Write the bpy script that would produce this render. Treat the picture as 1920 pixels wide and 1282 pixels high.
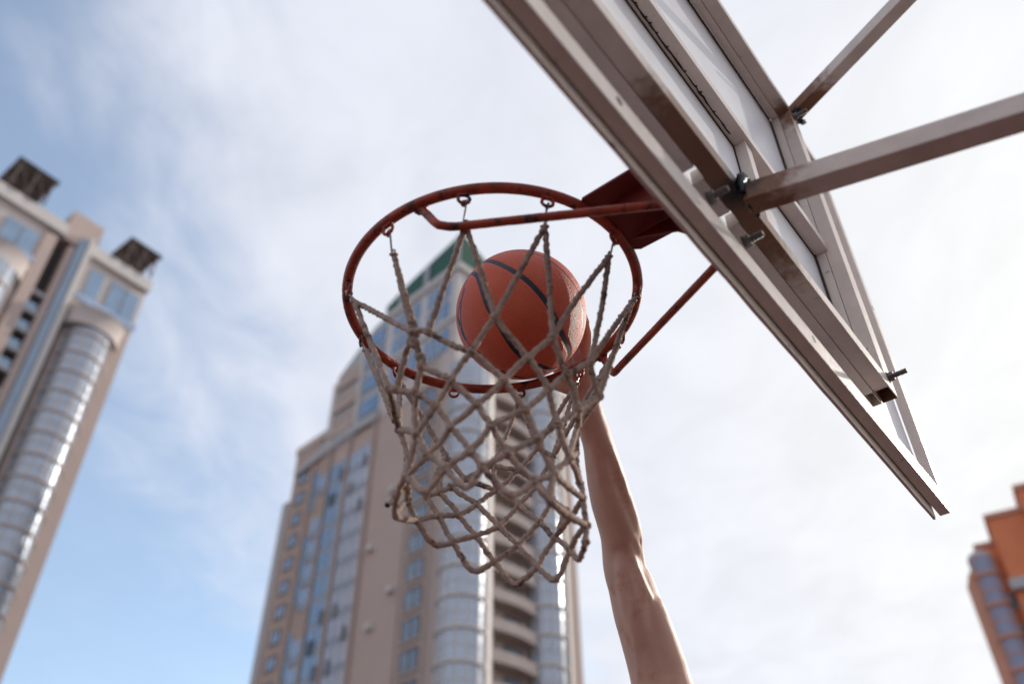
import bpy, bmesh, math, random
import numpy as np
from mathutils import Vector, Matrix, noise
R = math.radians
random.seed(7)
for o in list(bpy.data.objects): bpy.data.objects.remove(o)
scene = bpy.context.scene
col = scene.collection

# ------------------------------------------------------------------ camera
EYE = 1.7
cam_d = bpy.data.cameras.new('camera'); cam = bpy.data.objects.new('camera', cam_d); col.objects.link(cam)
cam_d.sensor_width = 36.0; cam_d.lens = 1641.34/1920*36.0
cam_d.clip_start = 0.05; cam_d.clip_end = 3000
rr = Vector((0.99997, 0.00469, -0.00544)); ww = Vector((0, 0.75777, 0.65253)); ww.normalize()
rr = (rr - ww*rr.dot(ww)).normalized(); uu = rr.cross(ww)
M = Matrix((rr, uu, -ww)).transposed().to_4x4(); M.translation = Vector((0, 0, EYE)); cam.matrix_world = M
cam_d.dof.use_dof = True; cam_d.dof.focus_distance = 1.56; cam_d.dof.aperture_fstop = 2.2; cam_d.dof.aperture_blades = 9
scene.camera = cam

# ------------------------------------------------------------------ light
SUN_AZ, SUN_EL = R(52), R(27)
sdir = Vector((math.sin(SUN_AZ)*math.cos(SUN_EL), math.cos(SUN_AZ)*math.cos(SUN_EL), math.sin(SUN_EL)))
sl = bpy.data.lights.new('sun', 'SUN'); sl.energy = 2.1; sl.angle = R(0.9); sl.color = (1, .93, .83)
so = bpy.data.objects.new('sun', sl); col.objects.link(so); so.rotation_euler = (-sdir).to_track_quat('-Z', 'Y').to_euler()
world = bpy.data.worlds.new('World'); scene.world = world; world.use_nodes = True
nt = world.node_tree; N = nt.nodes; L = nt.links; N.clear()
def nd(t, **k):
    n = N.new(t)
    for a, b in k.items(): setattr(n, a, b)
    return n
out = nd('ShaderNodeOutputWorld'); bg = nd('ShaderNodeBackground'); bg.inputs[1].default_value = 1.0
sky = nd('ShaderNodeTexSky', sky_type='NISHITA', sun_disc=False, sun_elevation=SUN_EL, sun_rotation=SUN_AZ, air_density=1.0, dust_density=1.0, ozone_density=0.6)
skm = nd('ShaderNodeVectorMath', operation='MULTIPLY'); skm.inputs[1].default_value = (.140, .150, .150); L.new(sky.outputs[0], skm.inputs[0])
tc = nd('ShaderNodeTexCoord'); sep = nd('ShaderNodeSeparateXYZ'); L.new(tc.outputs['Generated'], sep.inputs[0])
def mth(op, a, b=None, c=None, clamp=False):
    n = nd('ShaderNodeMath', operation=op); n.use_clamp = clamp
    for i, v in enumerate((a, b, c)):
        if v is None: continue
        if hasattr(v, 'node'): L.new(v, n.inputs[i])
        else: n.inputs[i].default_value = v
    return n.outputs[0]
zc = mth('MAXIMUM', sep.outputs[2], .06)
px = mth('DIVIDE', sep.outputs[0], zc); py = mth('DIVIDE', sep.outputs[1], zc)
cmb = nd('ShaderNodeCombineXYZ'); L.new(px, cmb.inputs[0]); L.new(py, cmb.inputs[1])
mp = nd('ShaderNodeMapping'); mp.inputs['Rotation'].default_value = (0, 0, R(35)); mp.inputs['Scale'].default_value = (1.0, .62, 1); L.new(cmb.outputs[0], mp.inputs[0])
n1 = nd('ShaderNodeTexNoise'); n1.inputs['Scale'].default_value = 1.5; n1.inputs['Detail'].default_value = 6; n1.inputs['Roughness'].default_value = .5; n1.inputs['Distortion'].default_value = .5; L.new(mp.outputs[0], n1.inputs[0])
n2 = nd('ShaderNodeTexNoise'); n2.inputs['Scale'].default_value = 5.0; n2.inputs['Detail'].default_value = 7; n2.inputs['Roughness'].default_value = .6; n2.inputs['Distortion'].default_value = .6; L.new(mp.outputs[0], n2.inputs[0])
dt = nd('ShaderNodeVectorMath', operation='DOT_PRODUCT'); L.new(tc.outputs['Generated'], dt.inputs[0]); dt.inputs[1].default_value = sdir
# cover of thin cloud: thicker towards the sun side and overhead
ovh = nd('ShaderNodeVectorMath', operation='DOT_PRODUCT'); L.new(tc.outputs['Generated'], ovh.inputs[0]); ovh.inputs[1].default_value = Vector((.308, .601, .737)).normalized()
cov = mth('MULTIPLY_ADD', ovh.outputs[1], 4.4, -3.62)
nsum = mth('ADD', mth('MULTIPLY', mth('SUBTRACT', n1.outputs[0], .5), 2.5), mth('MULTIPLY', mth('SUBTRACT', n2.outputs[0], .5), 1.0))
back = mth('MULTIPLY_ADD', sep.outputs[1], -2.4, .3, clamp=True)      # extra bright cloud added behind the viewer as fill light
cl = mth('ADD', mth('ADD', mth('MAXIMUM', cov, -1.2), nsum), mth('MULTIPLY', back, 2.0))
cl = mth('ADD', cl, mth('MULTIPLY', mth('POWER', mth('MAXIMUM', dt.outputs[1], 0), 5.0), 1.6))
sm = nd('ShaderNodeMapRange', interpolation_type='SMOOTHSTEP'); L.new(cl, sm.inputs[0]); sm.inputs[1].default_value = -.55; sm.inputs[2].default_value = .62; sm.inputs[3].default_value = .20; sm.inputs[4].default_value = .97
glow = mth('POWER', mth('MAXIMUM', dt.outputs[1], 0), 5.0)
cb = mth('MULTIPLY_ADD', glow, .11, .508)
cb = mth('ADD', cb, mth('MULTIPLY', mth('SUBTRACT', n2.outputs[0], .5), .16))
cb = mth('ADD', cb, mth('MULTIPLY', back, .02))
cc = nd('ShaderNodeCombineXYZ')
L.new(mth('MULTIPLY', cb, mth('MULTIPLY_ADD', glow, .04, .965)), cc.inputs[0]); L.new(mth('MULTIPLY', cb, 1.0), cc.inputs[1]); L.new(mth('MULTIPLY', cb, mth('MULTIPLY_ADD', glow, -.14, 1.115)), cc.inputs[2])
mx = nd('ShaderNodeMix', data_type='RGBA'); L.new(sm.outputs[0], mx.inputs[0]); L.new(skm.outputs[0], mx.inputs[6]); L.new(cc.outputs[0], mx.inputs[7])
L.new(mx.outputs[2], bg.inputs[0]); L.new(bg.outputs[0], out.inputs[0])
scene.view_settings.view_transform = 'Standard'; scene.view_settings.look = 'None'; scene.view_settings.exposure = 0.7; scene.view_settings.gamma = 1.0
scene.render.engine = 'CYCLES'
scene.cycles.max_bounces = 6

# ------------------------------------------------------------------ materials
def mat(name, colr, rough=.6, metal=0.0, var=.0, vscale=8, bump=0.0, bscale=60, spec=.5, dirt=None, dscale=20, dth=.62, coord='Object', trans=0.0, ior=1.45, alpha=1.0, bdist=.002):
    m = bpy.data.materials.new(name); m.use_nodes = True; t = m.node_tree; b = t.nodes['Principled BSDF']
    b.inputs['Base Color'].default_value = (*colr, 1); b.inputs['Roughness'].default_value = rough; b.inputs['Metallic'].default_value = metal
    b.inputs['Specular IOR Level'].default_value = spec; b.inputs['Transmission Weight'].default_value = trans; b.inputs['IOR'].default_value = ior
    if alpha < 1: b.inputs['Alpha'].default_value = alpha
    if var or bump or dirt:
        c = t.nodes.new('ShaderNodeTexCoord')
    src = None
    if var:
        nz = t.nodes.new('ShaderNodeTexNoise'); nz.inputs['Scale'].default_value = vscale; nz.inputs['Detail'].default_value = 6; nz.inputs['Roughness'].default_value = .65
        t.links.new(c.outputs[coord], nz.inputs[0])
        hs = t.nodes.new('ShaderNodeHueSaturation'); hs.inputs['Color'].default_value = (*colr, 1)
        mr = t.nodes.new('ShaderNodeMapRange'); mr.inputs[1].default_value = .25; mr.inputs[2].default_value = .75; mr.inputs[3].default_value = 1-var; mr.inputs[4].default_value = 1+var
        t.links.new(nz.outputs[0], mr.inputs[0]); t.links.new(mr.outputs[0], hs.inputs['Value']); src = hs.outputs[0]
        rm = t.nodes.new('ShaderNodeMapRange'); rm.inputs[3].default_value = max(.03, rough-.12); rm.inputs[4].default_value = min(1, rough+.12); t.links.new(nz.outputs[0], rm.inputs[0]); t.links.new(rm.outputs[0], b.inputs['Roughness'])
    if dirt:
        nz = t.nodes.new('ShaderNodeTexNoise'); nz.inputs['Scale'].default_value = dscale; nz.inputs['Detail'].default_value = 9; nz.inputs['Roughness'].default_value = .72
        t.links.new(c.outputs[coord], nz.inputs[0])
        mr = t.nodes.new('ShaderNodeMapRange'); mr.inputs[1].default_value = dth; mr.inputs[2].default_value = dth+.07; t.links.new(nz.outputs[0], mr.inputs[0])
        mxn = t.nodes.new('ShaderNodeMix'); mxn.data_type = 'RGBA'; t.links.new(mr.outputs[0], mxn.inputs[0])
        if src: t.links.new(src, mxn.inputs[6])
        else: mxn.inputs[6].default_value = (*colr, 1)
        mxn.inputs[7].default_value = (*dirt, 1); src = mxn.outputs[2]
    if src: t.links.new(src, b.inputs['Base Color'])
    if bump:
        nb = t.nodes.new('ShaderNodeTexNoise'); nb.inputs['Scale'].default_value = bscale; nb.inputs['Detail'].default_value = 5; t.links.new(c.outputs[coord], nb.inputs[0])
        bp = t.nodes.new('ShaderNodeBump'); bp.inputs['Strength'].default_value = bump; bp.inputs['Distance'].default_value = bdist; t.links.new(nb.outputs[0], bp.inputs['Height']); t.links.new(bp.outputs[0], b.inputs['Normal'])
    m['src'] = 1
    return m

def stain(m, spots):
    """rust and burnt weld marks round real joints: spots = (world point, radius, colour)"""
    t = m.node_tree; b = t.nodes['Principled BSDF']; g = t.nodes.new('ShaderNodeNewGeometry')
    nz = t.nodes.new('ShaderNodeTexNoise'); nz.inputs['Scale'].default_value = 45; nz.inputs['Detail'].default_value = 6; nz.inputs['Roughness'].default_value = .65; t.links.new(g.outputs['Position'], nz.inputs[0])
    cur = b.inputs['Base Color'].links[0].from_socket if b.inputs['Base Color'].links else None
    for p, r, cc_ in spots:
        d = t.nodes.new('ShaderNodeVectorMath'); d.operation = 'DISTANCE'; t.links.new(g.outputs['Position'], d.inputs[0]); d.inputs[1].default_value = p
        a = t.nodes.new('ShaderNodeMath'); a.operation = 'MULTIPLY_ADD'; t.links.new(nz.outputs[0], a.inputs[0]); a.inputs[1].default_value = -r*1.3; t.links.new(d.outputs['Value'], a.inputs[2])
        mr = t.nodes.new('ShaderNodeMapRange'); mr.interpolation_type = 'SMOOTHSTEP'; mr.inputs[1].default_value = r*.62; mr.inputs[2].default_value = -r*.12; mr.inputs[3].default_value = 0; mr.inputs[4].default_value = .95
        t.links.new(a.outputs[0], mr.inputs[0])
        mxn = t.nodes.new('ShaderNodeMix'); mxn.data_type = 'RGBA'; t.links.new(mr.outputs[0], mxn.inputs[0])
        if cur: t.links.new(cur, mxn.inputs[6])
        else: mxn.inputs[6].default_value = b.inputs['Base Color'].default_value
        mxn.inputs[7].default_value = (*cc_, 1); cur = mxn.outputs[2]
    t.links.new(cur, b.inputs['Base Color'])

# ------------------------------------------------------------------ mesh helpers
class MB:
    def __init__(s): s.v = []; s.f = []; s.sm = []
    def add(s, vs, fs, smooth=False):
        o = len(s.v); s.v += [tuple(v) for v in vs]; s.f += [tuple(i+o for i in f) for f in fs]; s.sm += [smooth]*len(fs); return s
    def box(s, P, a, b):
        """P maps (x,y,z) local to world; a,b opposite corners"""
        (x0, y0, z0), (x1, y1, z1) = a, b
        q = [P(x, y, z) for x in (x0, x1) for y in (y0, y1) for z in (z0, z1)]
        return s.add(q, [(0, 1, 3, 2), (4, 6, 7, 5), (0, 4, 5, 1), (2, 3, 7, 6), (0, 2, 6, 4), (1, 5, 7, 3)])
    def prism(s, P, poly, d0, d1):
        """poly in (x,z), extruded along y from d0 to d1"""
        n = len(poly); q = [P(x, d0, z) for x, z in poly]+[P(x, d1, z) for x, z in poly]
        return s.add(q, [tuple(range(n)), tuple(range(2*n-1, n-1, -1))]+[(i, i+n, (i+1) % n+n, (i+1) % n) for i in range(n)])
    def tube(s, pts, rad, seg=10, closed=False, caps=True, lump=0.0, smooth=True, twist=0):
        pts = [Vector(p) for p in pts]; n = len(pts)
        if not hasattr(rad, '__len__'): rad = [rad]*n
        prev = None; rings = []
        for i, p in enumerate(pts):
            if closed: t = pts[(i+1) % n]-pts[i-1]
            else: t = pts[min(i+1, n-1)]-pts[max(i-1, 0)]
            if t.length < 1e-9: t = Vector((0, 0, 1))
            t.normalize()
            if prev is None:
                a = Vector((0, 0, 1)) if abs(t.z) < .9 else Vector((1, 0, 0)); prev = (a-t*a.dot(t)).normalized()
            else:
                prev = prev-t*prev.dot(t)
                prev = prev.normalized() if prev.length > 1e-6 else t.orthogonal().normalized()
            bn = t.cross(prev); ring = []
            for k in range(seg):
                an = 2*math.pi*k/seg; dv = prev*math.cos(an)+bn*math.sin(an); r = rad[i]
                if twist: r *= 1+.13*math.cos(3*an+i*twist)
                if lump: r *= 1+lump*noise.noise((p+dv*r)*260)+lump*.6*noise.noise((p+dv*r)*700)
                ring.append(p+dv*r)
            rings.append(ring)
        vs = [v for r in rings for v in r]; fs = []
        m = n if closed else n-1
        for i in range(m):
            j = (i+1) % n
            for k in range(seg): fs.append((i*seg+k, i*seg+(k+1) % seg, j*seg+(k+1) % seg, j*seg+k))
        if caps and not closed: fs += [tuple(range(seg-1, -1, -1)), tuple((n-1)*seg+k for k in range(seg))]
        return s.add(vs, fs, smooth)
    def ball(s, c, r, seg=12, rings=8, rot=None, smooth=True):
        if not hasattr(r, '__len__'): r = (r, r, r)
        rot = rot or Matrix.Identity(3); c = Vector(c); vs = [c+rot@Vector((0, 0, r[2]))]; fs = []
        for i in range(1, rings):
            a = math.pi*i/rings
            for k in range(seg):
                b = 2*math.pi*k/seg; vs.append(c+rot@Vector((r[0]*math.sin(a)*math.cos(b), r[1]*math.sin(a)*math.sin(b), r[2]*math.cos(a))))
        vs.append(c+rot@Vector((0, 0, -r[2])))
        for k in range(seg): fs.append((0, 1+k, 1+(k+1) % seg))
        for i in range(rings-2):
            for k in range(seg): a = 1+i*seg; fs.append((a+k, a+seg+k, a+seg+(k+1) % seg, a+(k+1) % seg))
        e = len(vs)-1; a = 1+(rings-2)*seg
        for k in range(seg): fs.append((e, a+(k+1) % seg, a+k))
        return s.add(vs, fs, smooth)
    def obj(s, name, m, parent=None, origin=None, bevel=0):
        me = bpy.data.meshes.new(name); off = Vector(origin) if origin else Vector((0, 0, 0))
        if parent: off = wloc(parent)
        me.from_pydata([tuple(Vector(v)-off) for v in s.v], [], s.f); me.polygons.foreach_set('use_smooth', s.sm)
        bm = bmesh.new(); bm.from_mesh(me); bmesh.ops.recalc_face_normals(bm, faces=bm.faces); bm.to_mesh(me); bm.free()
        me.materials.append(m); o = bpy.data.objects.new(name, me); col.objects.link(o)
        if parent: o.parent = parent
        elif origin: o.location = off
        if bevel:
            bv = o.modifiers.new('bevel', 'BEVEL'); bv.width = bevel; bv.segments = 2; bv.limit_method = 'ANGLE'; bv.angle_limit = R(40)
        return o
def wloc(o):
    v = Vector((0, 0, 0))
    while o: v += o.location; o = o.parent
    return v
def thing(name, label, cat, loc, group=None):
    o = bpy.data.objects.new(name, None); col.objects.link(o); o.location = loc; o.empty_display_size = .1
    o['label'] = label; o['category'] = cat
    if group: o['group'] = group
    return o
def struct(o): o['kind'] = 'structure'; return o
def copy_part(src, parent, delta):
    """copy of a part (shared mesh) moved by delta, its own pieces with it"""
    c = src.copy(); col.objects.link(c); c.parent = parent; c.location = Vector(src.location)+Vector(delta)
    for ch in list(src.children):
        d = ch.copy(); col.objects.link(d); d.parent = c
    return c
def spline(pts, n=6, closed=False):
    P = [Vector(p) for p in pts]; o = []; m = len(P)
    for i in range(m if closed else m-1):
        if closed: a, b, c, d = P[i-1], P[i], P[(i+1) % m], P[(i+2) % m]
        else: a, b, c, d = P[max(i-1, 0)], P[i], P[i+1], P[min(i+2, m-1)]
        for k in range(n):
            t = k/n; o.append(.5*((2*b)+(c-a)*t+(2*a-5*b+4*c-d)*t*t+(3*b-a-3*c+d)*t**3))
    if not closed: o.append(P[-1])
    return o

# ------------------------------------------------------------------ ground
g = MB(); g.add([(-900, -900, 0), (900, -900, 0), (900, 1200, 0), (-900, 1200, 0)], [(0, 1, 2, 3)])
struct(g.obj('ground', mat('asphalt', (.085, .062, .054), .9, var=.25, vscale=.4)))
g = MB(); g.add([(-9, -10, .004), (9, -10, .004), (9, 12, .004), (-9, 12, .004)], [(0, 1, 2, 3)])
struct(g.obj('court', mat('court', (.085, .040, .036), .85, var=.12, vscale=2)))

# ------------------------------------------------------------------ hoop
C = Vector((-.0295, 1.0311, 2.6755))
HD = Vector((.6192, .7852, 0)).normalized(); ND = Vector((HD.y, -HD.x, 0))
def B(h, n, z): return C+HD*h+ND*n+Vector((0, 0, z))
white = mat('white_paint', (.66, .585, .54), .42, var=.12, vscale=14, bump=.35, bscale=90, dirt=(.20, .085, .035), dscale=42, dth=.635)
white2 = mat('white_paint_rusty', (.60, .52, .47), .45, var=.14, vscale=12, bump=.4, bscale=80, dirt=(.17, .075, .03), dscale=30, dth=.63)
rust = (.16, .062, .022); burn = (.008, .009, .012)
stain(white2, [(B(.02, .42, -.045), .20, rust), (B(-.10, .42, -.045), .12, (.20, .10, .06)), (B(.006, .430, -.036), .034, burn), (B(.62, .43, .79), .10, rust), (B(.622, .437, .815), .05, burn), (B(.60, .40, -.045), .045, rust)])
red = mat('red_paint', (.35, .050, .022), .45, var=.5, vscale=30, bump=.5, bscale=120, dirt=(.04, .016, .012), dscale=42, dth=.53)
red2 = mat('red_plate_paint', (.17, .014, .008), .5, var=.2, vscale=18, bump=.25, bscale=60)
panelm = mat('panel_white', (.80, .80, .83), .35, var=.05, vscale=9, bump=.15, bscale=25, dirt=(.42, .33, .29), dscale=16, dth=.68)
darkm = mat('dark_steel', (.035, .033, .036), .5, .7, var=.3, vscale=60)
steel = mat('dull_steel', (.16, .145, .14), .5, .8, var=.3, vscale=90, bump=.3, bscale=300)
black = mat('matte_black', (.015, .014, .015), .6)
hoop = thing('basketball_hoop', 'rusty red ring on a white framed backboard, seen from below and behind', 'basketball hoop', (B(.1, 1.83, 0).x, B(.1, 1.83, 0).y, 0))
# board: panel with its edge frame
fr = MB()
def rail(mb, h0, h1, n0, n1, z0, z1): mb.box(B, (h0, n0, z0), (h1, n1, z1))
p = MB(); rail(p, -.8385, .8485, .3750, .3785, -.1025, .8725); panel = p.obj('board_panel', panelm, hoop)
lip = MB(); n_ = 60; xs = [-.85+1.69*i/n_ for i in range(n_+1)]
for i in range(n_):
    j0 = .0025*noise.noise(Vector((xs[i]*14, 0, 0))); j1 = .0025*noise.noise(Vector((xs[i+1]*14, 0, 0)))
    q = [B(xs[i], .3745, -.1655+j0), B(xs[i+1], .3745, -.1655+j1), B(xs[i+1], .3745, -.130), B(xs[i], .3745, -.130), B(xs[i], .3795, -.1655+j0), B(xs[i+1], .3795, -.1655+j1), B(xs[i+1], .3795, -.130), B(xs[i], .3795, -.130)]
    lip.add(q, [(0, 1, 2, 3), (7, 6, 5, 4), (0, 4, 5, 1), (3, 2, 6, 7)]+([(0, 3, 7, 4)] if i == 0 else [])+([(1, 5, 6, 2)] if i == n_-1 else []))
lip.obj('edge_strip', mat('edge_paint', (.60, .52, .46), .5, var=.2, vscale=30, bump=.5, bscale=70, dirt=(.12, .07, .045), dscale=60, dth=.6), hoop)
f = MB(); rail(f, -.866, .876, .3815, .4016, -.144, -.102); rail(f, .849, .876, .3815, .4016, -.1018, .9); rail(f, -.866, -.839, .3815, .4016, -.1018, .9); rail(f, -.8388, .8488, .3815, .4016, .873, .9)
outer = f.obj('outer_frame', white, hoop, bevel=.0015)
# holes in the rail: thin black discs, the dark of the openings put in as colour
for hh, zz in ((-.261, -.118), (.27, -.118), (.773, -.124), (.862, -.04), (.862, .376)):
    s = MB(); pts = []
    cen = B(hh, .4019, zz)
    ring = [cen+HD*(.0062*math.cos(a))+Vector((0, 0, .0062*math.sin(a))) for a in [2*math.pi*k/18 for k in range(18)]]
    s.add([v for v in ring]+[v-ND*.0008 for v in ring], [tuple(range(18)), tuple(range(35, 17, -1))]+[(k, (k+1) % 18, (k+1) % 18+18, k+18) for k in range(18)])
    s.obj('screw_hole_disc', black, hoop)
# back frame: two layers of square tube
def hollow(mb, h0, h1, n0, n1, z0, z1, w=.0022):
    """upright tube, open at its lower end"""
    o = [(h0, n0), (h1, n0), (h1, n1), (h0, n1)]; i_ = [(h0+w, n0+w), (h1-w, n0+w), (h1-w, n1-w), (h0+w, n1-w)]
    vs = [B(a, b, z) for z in (z0, z1) for a, b in o]+[B(a, b, z) for z in (z0, z1) for a, b in i_]
    fs = []
    for k in range(4):
        j = (k+1) % 4; fs += [(k, j, 4+j, 4+k), (8+k, 12+k, 12+j, 8+j), (k, 8+k, 8+j, j), (4+k, 4+j, 12+j, 12+k)]
    mb.add(vs, fs)
fb = MB(); F0, F1, R0, R1 = .3832, .4012, .4022, .4290
for h0, h1 in ((-.551, -.068), (-.042, .032), (.058, .5602)): rail(fb, h0, h1, F0, F1, -.044, -.016)
rail(fb, -.551, .5602, F0, F1, .775, .803); rail(fb, -.5508, .5600, .3802, .4080, .312, .337)
hollow(fb, .5604, .605, F0, F1, -.044, .803); hollow(fb, -.595, -.5512, F0, F1, -.044, .803); rail(fb, .212, .237, .3802, .4010, -.0158, .3118); rail(fb, -.42, -.395, .3802, .4010, -.0158, .3118)
fb.obj('front_tubes', white, hoop, bevel=.001)
rb = MB(); rail(rb, -.551, .5602, R0, R1, -.044, -.016); rail(rb, -.551, .5602, R0, R1, .775, .803)
hollow(rb, .5604, .605, R0, R1, -.044, .803); hollow(rb, -.595, -.5512, R0, R1, -.044, .803)
rb.obj('rear_tubes', white2, hoop, bevel=.001)
# dark sealant line between panel and tubes
gk = MB(); rail(gk, -.55, .556, .3786, .3831, .772, .7748); rail(gk, -.55, .556, .3786, .3801, .308, .3118); rail(gk, .5565, .5603, .3786, .3831, -.03, .771); rail(gk, .209, .2118, .3786, .3801, -.0158, .307)
gk.obj('sealant', mat('sealant', (.05, .035, .03), .8, var=.3, vscale=50), hoop)
# drips of sealant under the middle rail
dr = MB(); dr.tube([B(-.5+.012*k, .3868+.0006*noise.noise(Vector((k*.7, 0, 0))), .3118) for k in range(58)], .0016, 6, lump=.9)
for k in range(30):
    hh = -.5+.64*random.random(); dr.ball(B(hh, .3882+.0012*random.random(), .3122), (.0012+.002*random.random(), .0015, .002+.003*random.random()), 6, 5)
dr.obj('weld_drips', black, hoop)['kind'] = 'stuff'
# bolts
def bolt(h, n, z, name='bolt', L_=.017, rr_=.0052):
    m_ = MB(); seg = 6
    for (n0, n1, r, sg) in ((n, n+.0016, .0105, 20), (n+.0018, n+.010, .0085, 6), (n+.010, n+.012+L_, rr_*.82, 14)):
        ring = lambda nn, r=r, sg=sg: [B(h+r*math.cos(2*math.pi*k/sg+.3), nn, z+r*math.sin(2*math.pi*k/sg+.3)) for k in range(sg)]
        m_.add(ring(n0)+ring(n1), [tuple(range(sg)), tuple(range(2*sg-1, sg-1, -1))]+[(k, (k+1) % sg, (k+1) % sg+sg, k+sg) for k in range(sg)])
    q = n+.014
    while q < n+.012+L_-.002:      # thread
        m_.tube([B(h+.0047*math.cos(a), q, z+.0047*math.sin(a)) for a in [2*math.pi*k/12 for k in range(12)]], .0007, 5, closed=True); q += .0024
    return m_.obj(name, steel, hoop)
for hh in (-.045, .055): bolt(hh, .4018, -.088)
for hh, zz in ((.583, -.012), (.583, .770), (-.573, -.012), (-.573, .770)): bolt(hh, .4292, zz, L_=.021)
# supporting arms to the post
def arm(a, b, w=.0325, name='support_arm', m_=None):
    a, b = Vector(a), Vector(b); t = (b-a).normalized(); s_ = t.cross(Vector((0, 0, 1))).normalized(); u_ = s_.cross(t)
    q = MB(); hw = w/2
    P = lambda x, y, z: a+t*x+s_*y+u_*z
    return q.box(P, (0, -hw, -hw), ((b-a).length, hw, hw)).obj(name, m_, hoop, bevel=.0018)
armm = mat('arm_paint', (.60, .52, .48), .5, var=.16, vscale=16, bump=.35, bscale=70, dirt=(.18, .08, .04), dscale=34, dth=.67)
stain(armm, [(B(.025, .45, -.04), .065, rust), (B(.012, .43, -.03), .036, burn), (B(.625, .44, .82), .05, burn), (B(.62, .455, .825), .09, rust)])
arm(B(.017, .432, -.054), B(.195, 1.83, -.262), m_=armm)
arm(B(.615, .430, .823), B(.10, 1.83, .88), m_=armm); arm(B(-.605, .430, .823), B(.06, 1.83, .88), m_=armm)
# burnt weld beads
def weld(pts, r=.006):
    q = MB(); q.tube(spline(pts, 5), r, 8, lump=.9)
    return q.obj('weld_bead', mat('weld', (.012, .014, .02), .38, .6, bump=.8, bscale=160) if 'weld' not in bpy.data.materials else bpy.data.materials['weld'], hoop)
weld([B(.000, .432, -.06), B(-.002, .436, -.035), B(.010, .437, -.018), B(.03, .436, -.012)]); weld([B(.002, .436, -.062), B(.02, .434, -.068), B(.042, .434, -.064)], .004)
weld([B(.598, .433, .80), B(.60, .442, .82), B(.612, .44, .842)], .007); weld([B(.605, .43, .80), B(.625, .433, .797), B(.64, .435, .81)], .007)
# post
po = MB(); P0 = lambda x, y, z: B(.1, 1.83, 0)+HD*x+ND*y+Vector((0, 0, z))
po.box(P0, (-.07, -.002, -2.6755), (.07, .14, .93)); po.box(P0, (-.2, -.12, -2.6755), (.2, .26, -2.65)); po.obj('post', white, hoop, bevel=.004)

# ring
e1 = Vector((1, 0, .0437)).normalized(); e2 = Vector((0, 1, .0033)); e2 = (e2-e1*e2.dot(e1)).normalized(); RZ = e1.cross(e2)
def RP(ang, r=.2335, z=0): a = R(ang); return C+e1*(r*math.cos(a))+e2*(r*math.sin(a))+RZ*z
rg = MB(); rg.tube([RP(a) for a in range(0, 360, 2)], .0083, 18, closed=True, lump=.02)
ring = rg.obj('ring', red, hoop)
HOOKS = [-99.3, -69.6, -38, -6.9, 21.8, 50.4, 79.4, 109.1, 138.5, 163.4, -165.8, -130.3]
for a in HOOKS:
    q = MB(); pts = []
    rad = (RP(a)-C).normalized(); tan = RP(a+1)-RP(a-1); tan.normalize()
    ax = (tan*.9+rad*.35*math.sin(a*3.3)).normalized()
    cen = RP(a, .2335-.002, -.0165)
    q.tube([cen+ax*(.0084*math.cos(t))+RZ*(.0086*math.sin(t)) for t in [2*math.pi*k/20 for k in range(20)]], .0025, 8, closed=True)
    q.tube([RP(a-2.2, .2335, -.0068), RP(a-1.1, .2335, -.0085), RP(a, .2335, -.009), RP(a+1.1, .2335, -.0085), RP(a+2.2, .2335, -.0068)], .0032, 8, lump=.3)
    q.obj('net_eyelet', red, ring)
# side braces: lug down from the ring, then straight to the board
def rp_h(h, n, z): return B(h, n, z)
for sg, lug in ((-1, (-.2215, .046)), (1, (.233, .054))):
    q = MB(); hz = .0437*(lug[0]*HD.x+lug[1]*ND.x)
    a = B(lug[0], lug[1], hz-.002); b0 = B(sg*.222+.004, .077, hz-.054); b1 = B(sg*.216+.004, .086, hz-.0600); b2 = B(sg*.206+.005, .100, hz*.9-.062); e = B(sg*.06+.005, .372, -.082)
    path = [a, a.lerp(b0, .5), b0, b1, b2]+[b2.lerp(e, k/10) for k in range(1, 11)]
    q.tube(spline(path, 3), .0063, 14, lump=.05); q.ball(a, (.012, .012, .0095), 10, 6)
    q.obj('side_brace', red, ring)
# mounting plate: flat top plate, front plate bolted to the board
q = MB(); hc = .003
pts = [(-.072, .2235), (-.081, .232), (-.081, .3600), (.063, .3600), (.060, .244), (.047, .2265)]
z0 = lambda h, n: .0437*(h*HD.x+n*ND.x)
top = [B(h, n, z0(h, n)*(1-(n-.22)/.5)+.0035) for h, n in pts]; bot = [v-Vector((0, 0, .0045)) for v in top]
k = len(pts); q.add(top+bot, [tuple(range(k)), tuple(range(2*k-1, k-1, -1))]+[(i, (i+1) % k, (i+1) % k+k, i+k) for i in range(k)])
q.box(B, (-.081, .3602, -.125), (.063, .3652, .016))
for hs in (-.045, .027): q.prism(lambda x, y, z: B(y, x, z), [(.247, .004), (.3600, .004), (.3600, -.075), (.32, -.03)], hs, hs+.004)
q.obj('mounting_plate', red2, ring, bevel=.0008)

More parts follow.
